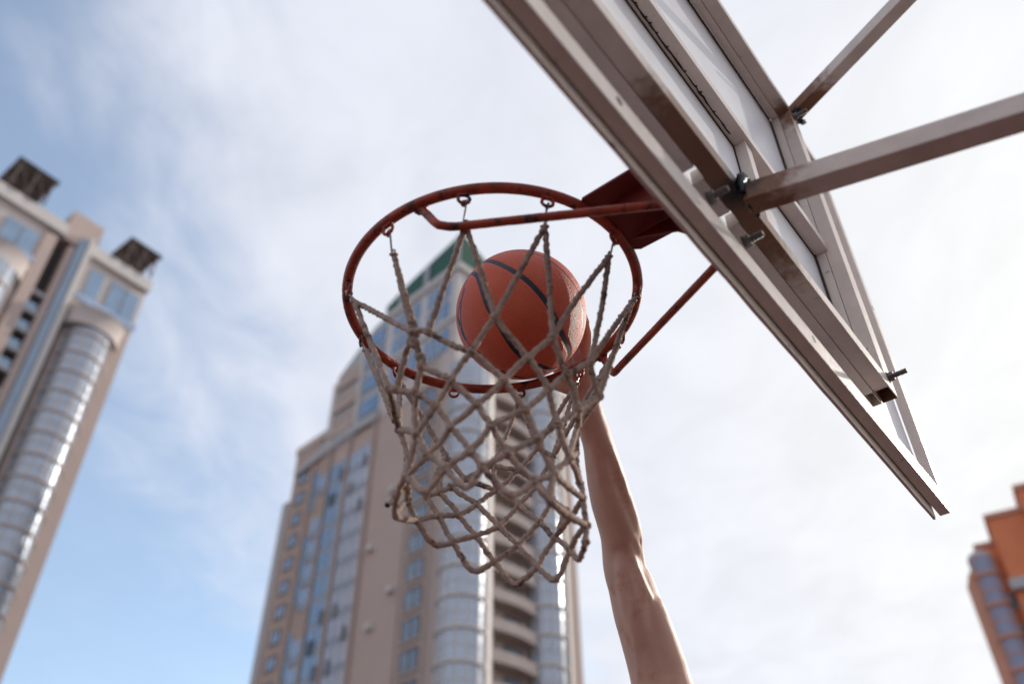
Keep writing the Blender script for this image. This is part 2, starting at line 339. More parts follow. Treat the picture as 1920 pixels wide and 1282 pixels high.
# ------------------------------------------------------------------ net
NP = {"a0":[-0.1103,0.8654,2.4638],"aL":[-0.1329,0.8754,2.4728],"a1":[-0.0221,0.8448,2.4708],"a2":[0.0534,0.8692,2.4562],"a3":[0.1055,0.9126,2.4496],"b0":[-0.0522,0.8609,2.4245],"b1":[0.0205,0.868,2.4209],"b2":[0.0716,0.8959,2.4145],"b3":[0.1171,0.9464,2.4157],"bL":[-0.1185,0.8846,2.4223],"bK":[-0.1537,0.9187,2.4095],"bJ":[-0.1646,0.9276,2.4183],"c0":[-0.0778,0.8766,2.3918],"c1":[-0.0105,0.8718,2.3874],"c2":[0.0461,0.8898,2.3871],"c3":[0.0857,0.9231,2.3791],"cL":[-0.1262,0.9012,2.3914],"d0":[-0.0973,0.8937,2.3642],"d1":[-0.044,0.8814,2.357],"d2":[0.0161,0.8889,2.3537],"d3":[0.0576,0.9124,2.3471],"e0":[-0.0773,0.8967,2.3339],"e1":[-0.0265,0.8895,2.33],"e2":[0.0311,0.9063,2.3219],"e3":[0.0721,0.9404,2.3131],"eL":[-0.1223,0.9208,2.3381],"f1":[-0.0519,0.8996,2.2991],"f2":[-0.0055,0.9002,2.2968],"f0":[-0.1062,0.92,2.3068],"f3":[0.0503,0.9282,2.2834],"g1":[-0.082,0.9118,2.2826],"g2":[-0.0373,0.9022,2.2784],"g3":[0.0247,0.9161,2.2669],"g0":[-0.135,0.9501,2.2956],"t0":[-0.1072,0.9317,2.2618],"t1":[-0.0569,0.9095,2.2531],"t2":[-0.0026,0.9108,2.2439],"h4":[0.0479,0.9348,2.2452],"Y0":[-0.0321,1.2207,2.4834],"Y1":[0.008,1.2138,2.4715],"U1":[0.0403,1.2154,2.5148],"U2":[0.0652,1.1957,2.4849],"U0":[-0.0767,1.2042,2.4481],"UL":[-0.1104,1.2055,2.4949],"Z0":[-0.0979,1.1891,2.4243],"Z1":[-0.0262,1.2043,2.4281],"Z2":[0.0404,1.1899,2.4295],"ZL":[-0.1144,1.1744,2.4069],"ZLL":[-0.1309,1.1563,2.3888],"A0":[-0.0564,1.1922,2.3962],"A1":[0.0081,1.1884,2.3907],"A2":[0.0584,1.166,2.3883],"B0":[-0.0819,1.1763,2.3679],"B1":[-0.0205,1.1792,2.35],"B2":[0.0401,1.1606,2.3463],"B3":[0.0779,1.1331,2.3491],"C0":[-0.1116,1.1572,2.3563],"C1":[-0.0551,1.1708,2.3306],"C2":[0.0072,1.1613,2.3086],"C3":[0.059,1.1324,2.3039],"CL":[-0.1545,1.1186,2.3621],"D0":[-0.139,1.1199,2.3276],"D1":[-0.0874,1.1542,2.3107],"D2":[-0.0276,1.1617,2.2837],"D3":[0.0338,1.141,2.2655],"D4":[0.078,1.1,2.2694],"T0":[-0.1607,1.0567,2.299],"T1":[-0.1147,1.1338,2.2976],"T2":[-0.0584,1.1547,2.2665],"T3":[0.0013,1.1505,2.243],"T4":[0.0574,1.1169,2.2337],"T5":[0.0872,1.0696,2.2396],"L1":[-0.1641,1.0392,2.4297],"L2":[-0.1473,1.0382,2.3788],"L3":[-0.1496,1.0386,2.34],"L4":[-0.1557,1.027,2.3121],"LE":[-0.1679,1.0248,2.2978],"R1":[0.0947,1.0474,2.4379],"R2":[0.0897,1.0454,2.3904],"R3":[0.0923,1.0454,2.3421],"R4":[0.0943,1.0344,2.3103],"R5":[0.0967,1.0334,2.2694],"R6":[0.0935,1.0281,2.2434]}
cordm = mat('cord', (.40, .295, .245), .95, var=.32, vscale=70, bump=.9, bscale=420, dirt=(.15, .10, .082), dscale=30, dth=.55, spec=.15, bdist=.0015)
net = thing('basketball_net', 'frayed dirty white rope net hanging from the red ring', 'net', C)
NV = {k: Vector(v) for k, v in NP.items()}
NV['L1b'] = NV['L1']+Vector((-.007, -.004, .012)); NV['a_b'] = NV['aL']+Vector((.006, .004, -.004))
hookm = mat('hook_wire', (.33, .31, .31), .32, .95, var=.3, vscale=120)
LT = {}
lean = {0: (0, -.004), 9: (-.004, .0)}
for i, a in enumerate(HOOKS):
    if i == 7: continue                     # this eyelet is empty
    top = RP(a, .2300, -.0235); inw = (C-RP(a)); inw.z = 0; inw.normalize()
    ln = (.024, .022, .016, .008, .010, .016, .010, 0, .012, .010, .010, .026)[i]
    bot = top+Vector((0, 0, -ln-.004))+inw*(.006+.25*ln)
    tan = RP(a+1)-RP(a-1); tan.normalize(); tan = (tan*math.cos(i*1.7)+inw*math.sin(i*1.7)).normalized()
    r = .0042; m_ = MB(); up = (top-bot).normalized()
    pts = [top+tan*(r*math.sin(t))+up*(r*math.cos(t)) for t in [R(x) for x in range(-200, 61, 26)]]
    pts2 = [bot-tan*(r*math.sin(t))-up*(r*math.cos(t)) for t in [R(x) for x in range(60, -201, -26)]]
    m_.tube(spline(pts+pts2, 3), .0016, 8)
    m_.obj('wire_hook', hookm, net); LT[i] = bot-up*.003
cm = MB(); CR = .0041
def cord(names, r=CR, sag=.0, bow=None):
    P = [LT[n] if isinstance(n, int) else (NV[n] if isinstance(n, str) else Vector(n)) for n in names]
    if len(P) == 2:
        mid = (P[0]+P[1])/2; d = (P[1]-P[0]); 
        off = noise.noise_vector(mid*37)*min(d.length*.09, .004)
        mid = mid+off+Vector((0, 0, -sag)); P = [P[0], mid, P[1]]
    s_ = spline(P, 9)
    L_ = sum((s_[i+1]-s_[i]).length for i in range(len(s_)-1)); n = max(6, int(L_/.0022)); out = []
    # resample evenly
    acc = 0; k = 0; seglen = L_/n; pos = s_[0]; out = [s_[0]]; want = seglen
    for i in range(len(s_)-1):
        a, b = s_[i], s_[i+1]; l = (b-a).length
        while acc+l >= want-1e-9 and len(out) < n: out.append(a.lerp(b, (want-acc)/max(l, 1e-9))); want += seglen
        acc += l
    out.append(s_[-1])
    w = [p+noise.noise_vector(p*90)*.0011 for p in out]; w[0] = out[0]; w[-1] = out[-1]
    rad = [r*(1+.10*noise.noise(p*130)+.07*math.sin(j*1.45)) for j, p in enumerate(w)]
    cm.tube(w, rad, 12, lump=.15, twist=.95)
    # loose fibres
    for j in range(1, len(w)-1):
        for q_ in range(3):
            if random.random() < .55:
                dv = Vector((random.gauss(0, 1), random.gauss(0, 1), random.gauss(0, 1))).normalized(); b0 = w[j]+dv*rad[j]*.85
                e_ = b0+(dv*.7+Vector((random.gauss(0, .5), random.gauss(0, .5), random.gauss(0, .5)))).normalized()*random.uniform(.0010, .0030)
                sd = dv.cross(Vector((random.random(), random.random(), random.random()))).normalized()*.00022
                sd2 = dv.cross(sd).normalized()*.00022
                cm.add([b0+sd, b0-sd*.5+sd2, b0-sd*.5-sd2, e_], [(0, 1, 3), (1, 2, 3), (2, 0, 3), (0, 2, 1)], True)
def knot(n, s=1.0):
    p = NV[n] if isinstance(n, str) else Vector(n); rnd = random.Random(str(n))
    q0 = Matrix.Rotation(rnd.uniform(0, 6.28), 3, Vector((rnd.gauss(0, 1), rnd.gauss(0, 1), rnd.gauss(0, 1))).normalized())
    for ax in range(2):
        q1 = q0@Matrix.Rotation(ax*1.35, 3, 'X'); pts = []
        for k in range(15):
            t = k/14*2*math.pi*1.12; pts.append(p+q1@Vector((.0042*s*math.cos(t), .0042*s*math.sin(t), .0035*(k/14-.5))))
        cm.tube(pts, .0031*s, 9, lump=.3)
    cm.ball(p, .0046*s, 10, 8)
# near side
for a, b in [('a0', 'aL'), (0, 'a1'), (1, 'a1'), (1, 'a2'), (2, 'a2'), (2, 'a3'), (0, 'a0'), (11, 'aL'), (11, 'a_b'), (10, 'aL'), (10, 'bJ'),
    ('a0', 'b0'), ('a1', 'b0'), ('a1', 'b1'), ('a2', 'b1'), ('a2', 'b2'), ('a3', 'b2'), ('a3', 'b3'), (3, 'a3'), (3, 'b3'), ('aL', 'bL'), ('aL', 'bL'), ('aL', 'bK'), ('bJ', 'bK'),
    ('bL', 'c0'), ('b0', 'c0'), ('b0', 'c1'), ('b1', 'c1'), ('b1', 'c2'), ('b2', 'c2'), ('b2', 'c3'), ('b3', 'c3'), ('bL', 'cL'), ('bK', 'cL'),
    ('cL', 'd0'), ('c0', 'd0'), ('c0', 'd1'), ('c1', 'd1'), ('c1', 'd2'), ('c2', 'd2'), ('c2', 'd3'), ('c3', 'd3'),
    ('cL', 'eL'), ('d0', 'eL'), ('d0', 'e0'), ('d1', 'e0'), ('d1', 'e1'), ('d2', 'e1'), ('d2', 'e2'), ('d3', 'e2'), ('d3', 'e3'), ('c3', 'R1'), ('R1', 'e3'),
    ('e0', 'f0'), ('eL', 'f0'), ('e0', 'f1'), ('e1', 'f1'), ('e1', 'f2'), ('e2', 'f2'), ('e2', 'f3'), ('e3', 'f3'),
    ('f0', 'g0'), ('eL', 'g0'), ('f0', 'g1'), ('f1', 'g1'), ('f1', 'g2'), ('f2', 'g2'), ('f2', 'g3'), ('f3', 'g3')]: cord([a, b])
for t in (('g0', 't0', 'g1'), ('g1', 't1', 'g2'), ('g2', 't2', 'g3'), ('g3', 'h4', 'R5'), ('f3', 'h4', 'R5')): cord(t, CR*1.05)
# left column
for t in ((9, 'L1'), (9, 'L1b'), ('bJ', 'L1'), ('bJ', 'L1'), ('L1', 'L2'), ('L1', 'eL', 'L2'), ('L2', 'L3'), ('L2', 'g0'), ('g0', 'L3'), ('L3', 'L4'), ('L3', 'LE'), ('L4', 'T0'), ('g0', 'L4'), ('g0', 'CL')): cord(t)
cord(('L2', 'L3', 'LE'), .0046)
# right column
for t in ((4, 'R1'), ('b3', 'R1'), ('R1', 'R2'), ('e3', 'R2'), ('R2', 'R3'), ('e3', 'R3'), ('R3', 'R4'), ('R4', 'R5'), ('R5', 'R6'), ('R6', 'T5', 'D4'), ('R4', 'C3'), ('R5', 'D4'), ('f3', 'R4')): cord(t)
# far side
for t in ((6, 'Y0'), (6, 'U1'), (5, 'U1'), (5, 'U2'), (4, 'U2'), ('U1', 'Y1'), ('Y0', 'Y1'), ('Y0', 'U0'), (8, 'UL'), (8, 'L1'), ('UL', 'U0'), ('U1', 'U2'), 
    ('Y0', 'Z1'), ('U0', 'Z0'), ('Y1', 'Z1'), ('Y1', 'Z2'), ('U2', 'Z2'), ('U0', 'Z1'), ('UL', 'ZL'), ('Z0', 'ZL'), ('ZL', 'ZLL'), ('UL', 'ZLL'), ('Z0', 'A0'), ('Z1', 'A0'), ('Z1', 'A1'), ('Z2', 'A1'), ('Z2', 'A2'), ('U2', 'A2'), ('L2', 'CL'),
    ('ZL', 'B0'), ('A0', 'B0'), ('A0', 'B1'), ('A1', 'B1'), ('A1', 'B2'), ('A2', 'B2'), ('A2', 'B3'), ('ZLL', 'C0'), ('B0', 'C0'), ('B0', 'C1'), ('B1', 'C1'), ('B1', 'C2'), ('B2', 'C2'), ('B2', 'C3'), ('B3', 'C3'), ('CL', 'D0'), ('C0', 'D0'), ('C0', 'D1'), ('C1', 'D1'), ('C1', 'D2'), ('C2', 'D2'), ('C2', 'D3'), ('C3', 'D3'), ('C3', 'D4')): cord(t)
for t in (('CL', 'T0', 'D0'), ('D0', 'T1', 'D1'), ('D1', 'T2', 'D2'), ('D2', 'T3', 'D3'), ('D3', 'T4', 'D4')): cord(t, CR*1.05)
for k in NV:
    if k[0] in 'tTh' or k in ('LE', 'L4', 'L1b', 'a_b'): continue
    knot(k, 1.0 if k[0].islower() else .9)
knot(NV['aL']+Vector((.004, .003, -.018)), 1.1); knot(NV['bL']+Vector((-.002, 0, .014)), 1.05)
for i in LT: cm.tube([LT[i]+Vector((.004*math.cos(t), .003*math.sin(t), .0045*math.sin(t)*.6)) for t in [k/8*6.283 for k in range(8)]], .0028, 8, closed=True, lump=.25)
cm.obj('net_cord', cordm, net)
e = MB(); d = (NV['LE']-NV['L3']).normalized(); e.tube([NV['LE']-d*.012, NV['LE']], .0046, 10, lump=.1); e.obj('rope_end', mat('rope_end', (.55, .50, .48), .7), net)
e = MB(); e.ball(NV['LE'], .0036, 8, 6); e.obj('rope_core', black, net)

# ------------------------------------------------------------------ ball
BC = Vector((.0171, 1.1897, 2.7903)); BR = .12
wv = (BC-Vector((0, 0, EYE))).normalized(); rv = wv.cross(Vector((0, 0, 1))).normalized(); rv = (rr-wv*rr.dot(wv)).normalized(); uv = rv.cross(wv)
def bp(x, y):
    # nearest point of the sphere seen along one sight line
    o_ = Vector((0, 0, EYE))-BC; k = 1.0
    while True:
        xx = 977+(x-977)*k; yy = 590+(y-590)*k
        d_ = (ww+rr*((xx-960)/1641.34)-uu*((yy-641)/1641.34)).normalized(); b_ = o_.dot(d_); c2 = o_.dot(o_)-BR*BR; D_ = b_*b_-c2
        if D_ > 0: return (o_+d_*(-b_-math.sqrt(D_)))/BR
        k *= .995
def sph(pts, n=10, closed=False):
    return [v.normalized() for v in spline([bp(*p) for p in pts], n, closed)]
def gc_ext(path, n=60, sweep=150):
    """carry a seam on round the hidden side as a great-circle arc"""
    a, b = path[-6], path[-1]; ax = a.cross(b).normalized(); return [(Matrix.Rotation(R(sweep*k/n), 3, ax)@b) for k in range(1, n+1)]
s1 = sph([(903, 491), (918, 489), (940, 496), (964, 509), (990, 527), (1012, 550), (1027, 570), (1042, 597), (1052, 622), (1063, 645), (1068, 662), (1062, 680)])
s2 = sph([(879, 515), (885, 512), (893, 516), (899, 530), (905, 550), (914, 575), (931, 603), (950, 635), (966, 658), (988, 677), (1012, 686), (1033, 692), (1050, 687)])
s3 = sph([(879, 515), (872, 532), (867, 550), (864, 575), (864, 600), (869, 625), (878, 643), (892, 655), (912, 674), (938, 694)])
s4 = sph([(925, 477), (950, 471), (980, 471), (1000, 475), (1027, 486), (1048, 502), (1070, 525), (1085, 550), (1092, 577)])
seams = [(s1+gc_ext(s1), .0050), (s2, .0044), (s3, .0017), (s4+gc_ext(s4), .0015), ([-v for v in s1], .0040), ([-v for v in s2], .0036), (gc_ext(s3), .003)]
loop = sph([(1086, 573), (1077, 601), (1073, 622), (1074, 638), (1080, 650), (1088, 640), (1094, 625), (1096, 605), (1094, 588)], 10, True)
logo = [(sph([(870.8, 543), (867, 557), (861, 573), (858.5, 590)]), .0026), (sph([(858, 595), (860, 602), (862, 607)]), .0058), (sph([(863, 574), (864, 594)]), .0018), (sph([(865, 617), (868, 626), (872, 634)]), .0048), (sph([(858, 640), (864, 648)]), .003)]
bm = bmesh.new(); bmesh.ops.create_uvsphere(bm, u_segments=520, v_segments=260, radius=1.0)
bme = bpy.data.meshes.new('ball_cover'); bm.to_mesh(bme); bm.free()
nv = len(bme.vertices); co = np.empty(nv*3); bme.vertices.foreach_get('co', co); co = co.reshape(-1, 3)
def dist(path):
    P = np.array([tuple(p) for p in path]); best = np.full(nv, 9.0)
    for i in range(0, len(P)-1):
        a, b = P[i], P[i+1]; ab = b-a; t = np.clip(((co-a)@ab)/max(ab@ab, 1e-12), 0, 1); d_ = np.linalg.norm(co-(a+t[:, None]*ab), axis=1); best = np.minimum(best, d_)
    return best*BR
def sstep(d_, w, e=.0005): return np.clip((w+e-d_)/(2*e), 0, 1)
seam = np.zeros(nv); dep = np.zeros(nv)
for pth, w in seams:
    d_ = dist(pth); seam = np.maximum(seam, sstep(d_, w)); dep = np.maximum(dep, np.clip((w+.0025-d_)/.003, 0, 1)*min(1, w/.003))
ink = np.zeros(nv)
for pth, w in logo: ink = np.maximum(ink, sstep(dist(pth), w, .0003))
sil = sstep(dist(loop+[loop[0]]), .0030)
rad = BR-.0011*dep
co2 = co*rad[:, None]+np.array(tuple(BC)); bme.vertices.foreach_set('co', (co2-np.array(tuple(BC))).ravel())
for nm, arr in (('seam', np.maximum(seam, 0)), ('ink', ink), ('silver', sil)):
    at = bme.attributes.new(nm, 'FLOAT', 'POINT'); at.data.foreach_set('value', arr.astype(np.float32))
bme.polygons.foreach_set('use_smooth', [True]*len(bme.polygons))
bmt = bpy.data.materials.new('ball_leather'); bmt.use_nodes = True; t = bmt.node_tree; b = t.nodes['Principled BSDF']
def attr(nm):
    a = t.nodes.new('ShaderNodeAttribute'); a.attribute_name = nm; return a.outputs['Fac']
c = t.nodes.new('ShaderNodeTexCoord'); nz = t.nodes.new('ShaderNodeTexNoise'); nz.inputs['Scale'].default_value = 22; nz.inputs['Detail'].default_value = 5; t.links.new(c.outputs['Object'], nz.inputs[0])
rp = t.nodes.new('ShaderNodeMix'); rp.data_type = 'RGBA'; rp.inputs[6].default_value = (.58, .075, .027, 1); rp.inputs[7].default_value = (.72, .13, .05, 1); t.links.new(nz.outputs[0], rp.inputs[0]); cur = rp.outputs[2]
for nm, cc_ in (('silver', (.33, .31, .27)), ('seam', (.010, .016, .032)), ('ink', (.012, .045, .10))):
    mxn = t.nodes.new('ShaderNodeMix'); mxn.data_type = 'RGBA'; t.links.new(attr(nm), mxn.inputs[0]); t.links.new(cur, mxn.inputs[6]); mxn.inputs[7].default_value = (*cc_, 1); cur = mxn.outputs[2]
t.links.new(cur, b.inputs['Base Color'])
vo = t.nodes.new('ShaderNodeTexVoronoi'); vo.inputs['Scale'].default_value = 520; t.links.new(c.outputs['Object'], vo.inputs[0])
iv = t.nodes.new('ShaderNodeMath'); iv.operation = 'MULTIPLY_ADD'; iv.inputs[1].default_value = -1; iv.inputs[2].default_value = 1; t.links.new(vo.outputs['Distance'], iv.inputs[0])
om = t.nodes.new('ShaderNodeMath'); om.operation = 'MULTIPLY_ADD'; om.inputs[1].default_value = -.85; om.inputs[2].default_value = .9; t.links.new(attr('seam'), om.inputs[0])
bu = t.nodes.new('ShaderNodeBump'); bu.inputs['Distance'].default_value = .0014; t.links.new(om.outputs[0], bu.inputs['Strength']); t.links.new(iv.outputs[0], bu.inputs['Height']); t.links.new(bu.outputs[0], b.inputs['Normal'])
b.inputs['Roughness'].default_value = .52
bme.materials.append(bmt); bo = bpy.data.objects.new('basketball', bme); col.objects.link(bo); bo.location = BC
bo['label'] = 'orange basketball with dark seams held in a raised hand over the ring'; bo['category'] = 'basketball'

# ------------------------------------------------------------------ player
def BU(x, y, z): return BC+(rv*x+uv*y+wv*z)*BR
bd = MB()
def limb(pts, rads, seg=20, ratio=1.0, n=4):
    P = spline(pts, n); r = []; m_ = len(rads)
    for i in range(m_-1):
        for k in range(n): r.append(rads[i]+(rads[i+1]-rads[i])*k/n)
    r.append(rads[-1]); bd.tube(P, r, seg); bd.ball(P[0], r[0], 16, 10); bd.ball(P[-1], r[-1], 16, 10)
AR = [((.1419, 1.374, 2.7249), .0290), ((.1533, 1.4003, 2.699), .0292), ((.1669, 1.4301, 2.669), .0305), ((.1742, 1.4523, 2.6463), .0340), ((.1835, 1.4814, 2.6156), .0385), ((.1939, 1.5105, 2.5848), .0415), ((.2054, 1.5363, 2.5579), .0420), ((.2127, 1.5578, 2.5344), .0412), ((.2146, 1.5757, 2.5137), .0405), ((.2189, 1.5964, 2.482), .0420), ((.2306, 1.6137, 2.4543), .0460), ((.2434, 1.6369, 2.412), .0500), ((.2572, 1.6556, 2.3749), .0530), ((.2739, 1.6805, 2.323), .0560), ((.2843, 1.6993, 2.2782), .0590), ((.2884, 1.7168, 2.2349), .0610)]
limb([a[0] for a in AR], [a[1] for a in AR], 28)
def AP(i, dr=0, du=0, dw=0): return Vector(AR[i][0])+rr*dr+uu*du+ww*dw
# muscles and tendons of the arm (towards the camera: -ww)
def muscle(i0, i1, dr0, dr1, dw, r0, r1=None):
    a = AP(i0, dr0, 0, -dw); c_ = AP(i1, dr1, 0, -dw); pts = [a.lerp(c_, k/8) for k in range(9)]
    bd.tube(pts, [r0*math.sin(math.pi*(.12+.76*k/8))**.7 for k in range(9)], 14)
muscle(1, 7, .012, .022, .014, .019); muscle(2, 8, -.012, -.006, .020, .018); muscle(4, 8, .018, .026, .010, .018); muscle(8, 13, -.008, -.012, .026, .030); muscle(9, 14, .026, .034, .006, .026)
bd.tube([AP(7, .004, 0, -.036), AP(8, .002, 0, -.039), AP(9, -.002, 0, -.040), AP(10, -.006, 0, -.044)], [.004, .0052, .005, .006], 10)
bd.tube([AP(0, .006, 0, -.024), AP(2, .006, 0, -.028), AP(4, .004, 0, -.036)], [.004, .0035, .003], 8)
bd.ball(AP(7, .030, -.003, .004), .0115, 12, 8)
# hand
wrist = Vector(AR[0][0])
fing = [([(1.03, -.62, .45), (1.055, -.32, .42), (1.015, -.12, .40), (.985, .02, .38)], .0078), ([(.82, -.56, .85), (.88, -.14, .80), (.83, .10, .74), (.76, .27, .72)], .0086), ([(.60, -.52, 1.02), (.56, -.02, 1.08), (.52, .25, .98), (.46, .43, .90)], .0090), ([(.38, -.55, 1.08), (.22, -.15, 1.17), (.12, .09, 1.10), (.06, .25, 1.06)], .0088)]
for pts, r in fing:
    P = [BU(*p_) for p_ in pts]
    bd.tube(spline([wrist.lerp(P[0], .12), wrist.lerp(P[0], .5), wrist.lerp(P[0], .85), P[0]], 4), [.0165]*5+[.0150]*4+[.0125]*4, 14)
    limb(P, [r*1.28, r*1.12, r*1.0, r*.85], 14)
    for q in P[:3]: bd.ball(q, r*1.2, 12, 8)
T = [BU(.92, -1.22, .76), BU(.66, -1.13, .66), BU(.44, -1.08, .42), BU(.27, -1.04, .22)]
limb(T, [.017, .0150, .0108, .0085], 14); bd.ball(BU(.78, -1.0, .82), .019, 12, 8); bd.ball(BU(.98, -1.05, .72), .0165, 12, 8)
limb([wrist, BU(1.02, -1.2, .72), BU(1.04, -.95, .62)], [.027, .021, .0165], 18)
for q_, r_ in (((1.0, -.48, .52), .0150), ((.96, -.72, .60), .0170), ((1.03, -.28, .50), .0105), ((.92, -.60, .72), .016), ((1.01, -.85, .62), .0165)): bd.ball(BU(*q_), r_, 14, 9)
# rest of the body, below the frame
limb([(.288, 1.717, 2.235), (.285, 1.745, 2.16), (.24, 1.79, 2.04), (.17, 1.81, 1.9)], [.061, .068, .075, .08])
def slab(c_, r): bd.ball(c_, r, 24, 16)
slab((.12, 1.83, 1.93), (.185, .105, .15)); slab((.115, 1.835, 1.76), (.165, .10, .17)); slab((.11, 1.84, 1.58), (.145, .095, .15)); slab((.105, 1.84, 1.45), (.16, .115, .13))
limb([(.13, 1.82, 2.0), (.145, 1.80, 2.08), (.155, 1.785, 2.13)], [.06, .055, .056])
limb([(-.045, 1.83, 2.01), (-.14, 1.80, 1.87), (-.21, 1.76, 1.74), (-.2, 1.66, 1.64), (-.17, 1.55, 1.56)], [.06, .05, .042, .036, .027])
for dx, dz in ((-.03, 0), (-.01, -.012), (.01, -.016), (.03, -.012)): limb([(-.17+dx*.5, 1.55, 1.56), (-.165+dx, 1.48, 1.535+dz*.2), (-.16+dx, 1.435, 1.51+dz), (-.158+dx*.9, 1.415, 1.485+dz)], [.014, .0095, .0085, .0078], 12)
limb([(-.15, 1.545, 1.56), (-.115, 1.51, 1.545), (-.105, 1.475, 1.53)], [.014, .011, .009], 12); slab((-.168, 1.52, 1.55), (.038, .045, .018))
for sx, kn, an in ((.19, (.21, 1.72, 1.06), (.22, 1.92, .70)), (.02, (-.01, 1.68, 1.10), (-.02, 1.9, .76))):
    limb([(sx, 1.84, 1.44), (sx, 1.79, 1.27), kn, (kn[0], (kn[1]+an[1])/2+.03, (kn[2]+an[2])/2), an], [.09, .078, .055, .050, .034]); limb([an, (an[0], an[1]-.08, an[2]-.06), (an[0], an[1]-.17, an[2]-.09)], [.036, .034, .028])
# head, looking up at the ball
hc_ = Vector((.165, 1.745, 2.185)); hr = Matrix.Rotation(R(-24), 3, 'X')@Matrix.Rotation(R(8), 3, 'Z')
def HP(x, y, z): return hc_+hr@Vector((x, y, z))
bd.ball(HP(0, .012, .02), (.074, .092, .092), 28, 18, hr); bd.ball(HP(0, -.018, -.045), (.058, .068, .072), 24, 16, hr); bd.ball(HP(0, -.06, -.092), (.026, .022, .02), 14, 10, hr)
bd.tube([HP(0, -.082, .022), HP(0, -.094, -.004), HP(0, -.103, -.022)], [.008, .011, .014], 12); bd.ball(HP(-.011, -.090, -.026), .009, 10, 7); bd.ball(HP(.011, -.090, -.026), .009, 10, 7)
for sx in (-1, 1): bd.ball(HP(sx*.031, -.074, .034), (.026, .014, .008), 14, 8, hr); bd.ball(HP(sx*.045, -.062, -.012), (.024, .018, .02), 14, 8, hr); bd.ball(HP(sx*.076, .012, -.006), (.008, .018, .031), 14, 10, hr)
bd.ball(HP(0, -.083, -.052), (.024, .011, .006), 14, 8, hr); bd.ball(HP(0, -.081, -.064), (.021, .012, .007), 14, 8, hr)
def sculpt(me):
    """tendons, hollows and veins of the raised arm"""
    n = len(me.vertices); c_ = np.empty(n*3); me.vertices.foreach_get('co', c_); c_ = c_.reshape(-1, 3); nr = np.empty(n*3); me.vertices.foreach_get('normal', nr); nr = nr.reshape(-1, 3)
    d_ = c_-np.array([0, 0, EYE]); dep = d_@np.array(ww); X = 960+1641.34*(d_@np.array(rr))/dep; Y = 641-1641.34*(d_@np.array(uu))/dep
    face = -(nr*d_).sum(1)/np.linalg.norm(d_, axis=1); w_ = np.clip((face-.02)/.25, 0, 1)*(c_[:, 0] > .12)*(c_[:, 2] > 1.95)
    tot = np.zeros(n)
    for pts, sg, amp in (([(1146, 860), (1158, 905), (1176, 950), (1196, 995), (1203, 1015)], 6, -.0045), ([(1178, 900), (1194, 950), (1204, 990)], 7, .0022), ([(1150, 925), (1152, 960), (1158, 990), (1168, 1015)], 4, .0016), ([(1128, 880), (1133, 930), (1140, 970)], 7, .0014), ([(1160, 1036), (1178, 1040)], 11, -.0042), ([(1190, 1020), (1197, 1035), (1204, 1046)], 5, -.0048),
        ([(1186, 1046), (1197, 1068), (1207, 1094), (1219, 1118)], 4.5, .0042), ([(1206, 1060), (1216, 1085), (1229, 1118)], 6, -.0048), ([(1190, 1075), (1198, 1100), (1206, 1130)], 6, -.0028), ([(1186, 1125), (1183, 1165), (1192, 1215), (1198, 1270)], 3.4, .0017), ([(1166, 1085), (1176, 1130), (1187, 1180)], 6, -.0016),
        ([(1236, 1130), (1256, 1180), (1272, 1235)], 10, .003), ([(1212, 1150), (1232, 1200), (1247, 1260)], 9, -.0026), ([(1112, 800), (1120, 850), (1126, 900)], 3.4, .0016), ([(1100, 780), (1109, 820)], 3.4, -.0012), ([(1120, 775), (1132, 815), (1146, 860)], 4, .0014)):
        best = np.full(n, 1e9); P = np.array(pts, float)
        for a, b in zip(P[:-1], P[1:]):
            ab = b-a; t_ = np.clip(((X-a[0])*ab[0]+(Y-a[1])*ab[1])/(ab@ab), 0, 1); best = np.minimum(best, np.hypot(X-a[0]-t_*ab[0], Y-a[1]-t_*ab[1]))
        tot += .85*amp*np.exp(-.5*(best/(sg*1.15))**2)
    c_ = c_+nr*(tot*w_)[:, None]; me.vertices.foreach_set('co', c_.ravel()); me.update()
root = thing('person', 'player with one bare arm stretched up, palm pushing the ball', 'person', (.10, 1.84, .0))
tmp = bd.obj('tmp', black)
rm = tmp.modifiers.new('r', 'REMESH'); rm.mode = 'VOXEL'; rm.voxel_size = .0042; rm.use_smooth_shade = True
smo = tmp.modifiers.new('s', 'SMOOTH'); smo.iterations = 4; smo.factor = .5
dg = bpy.context.evaluated_depsgraph_get(); me = bpy.data.meshes.new_from_object(tmp.evaluated_get(dg)); bpy.data.objects.remove(tmp)
sculpt(me); me.transform(Matrix.Translation(-root.location)); me.name = 'body'
skin = mat('skin', (.64, .385, .295), .56, var=.10, vscale=14, bump=.4, bscale=260, dirt=(.56, .29, .205), dscale=9, dth=.56, bdist=.0008)
sb = skin.node_tree.nodes['Principled BSDF']; sb.inputs['Subsurface Weight'].default_value = .12; sb.inputs['Subsurface Radius'].default_value = (.012, .004, .002); sb.inputs['Subsurface Scale'].default_value = 1.0
me.materials.clear(); me.materials.append(skin); me.polygons.foreach_set('use_smooth', [True]*len(me.polygons))
body = bpy.data.objects.new('body', me); col.objects.link(body); body.parent = root
eyew = mat('eye', (.75, .72, .68), .2); iris = mat('iris', (.05, .03, .02), .2); hairm = mat('hair', (.022, .015, .012), .6, bump=1, bscale=250); shirt = mat('shirt', (.04, .045, .06), .9, bump=.4, bscale=60); shoe = mat('shoe', (.5, .5, .5), .6)
for sx in (-1, 1):
    q = MB(); q.ball(HP(sx*.030, -.070, .014), .0125, 16, 10); ey = q.obj('eye', eyew, body); q = MB(); q.ball(HP(sx*.030, -.0795, .0155), (.0055, .0038, .0055), 12, 8, hr); q.obj('iris', iris, ey)
q = MB()
q.ball(HP(0, .022, .032), (.081, .094, .091), 32, 20, hr)
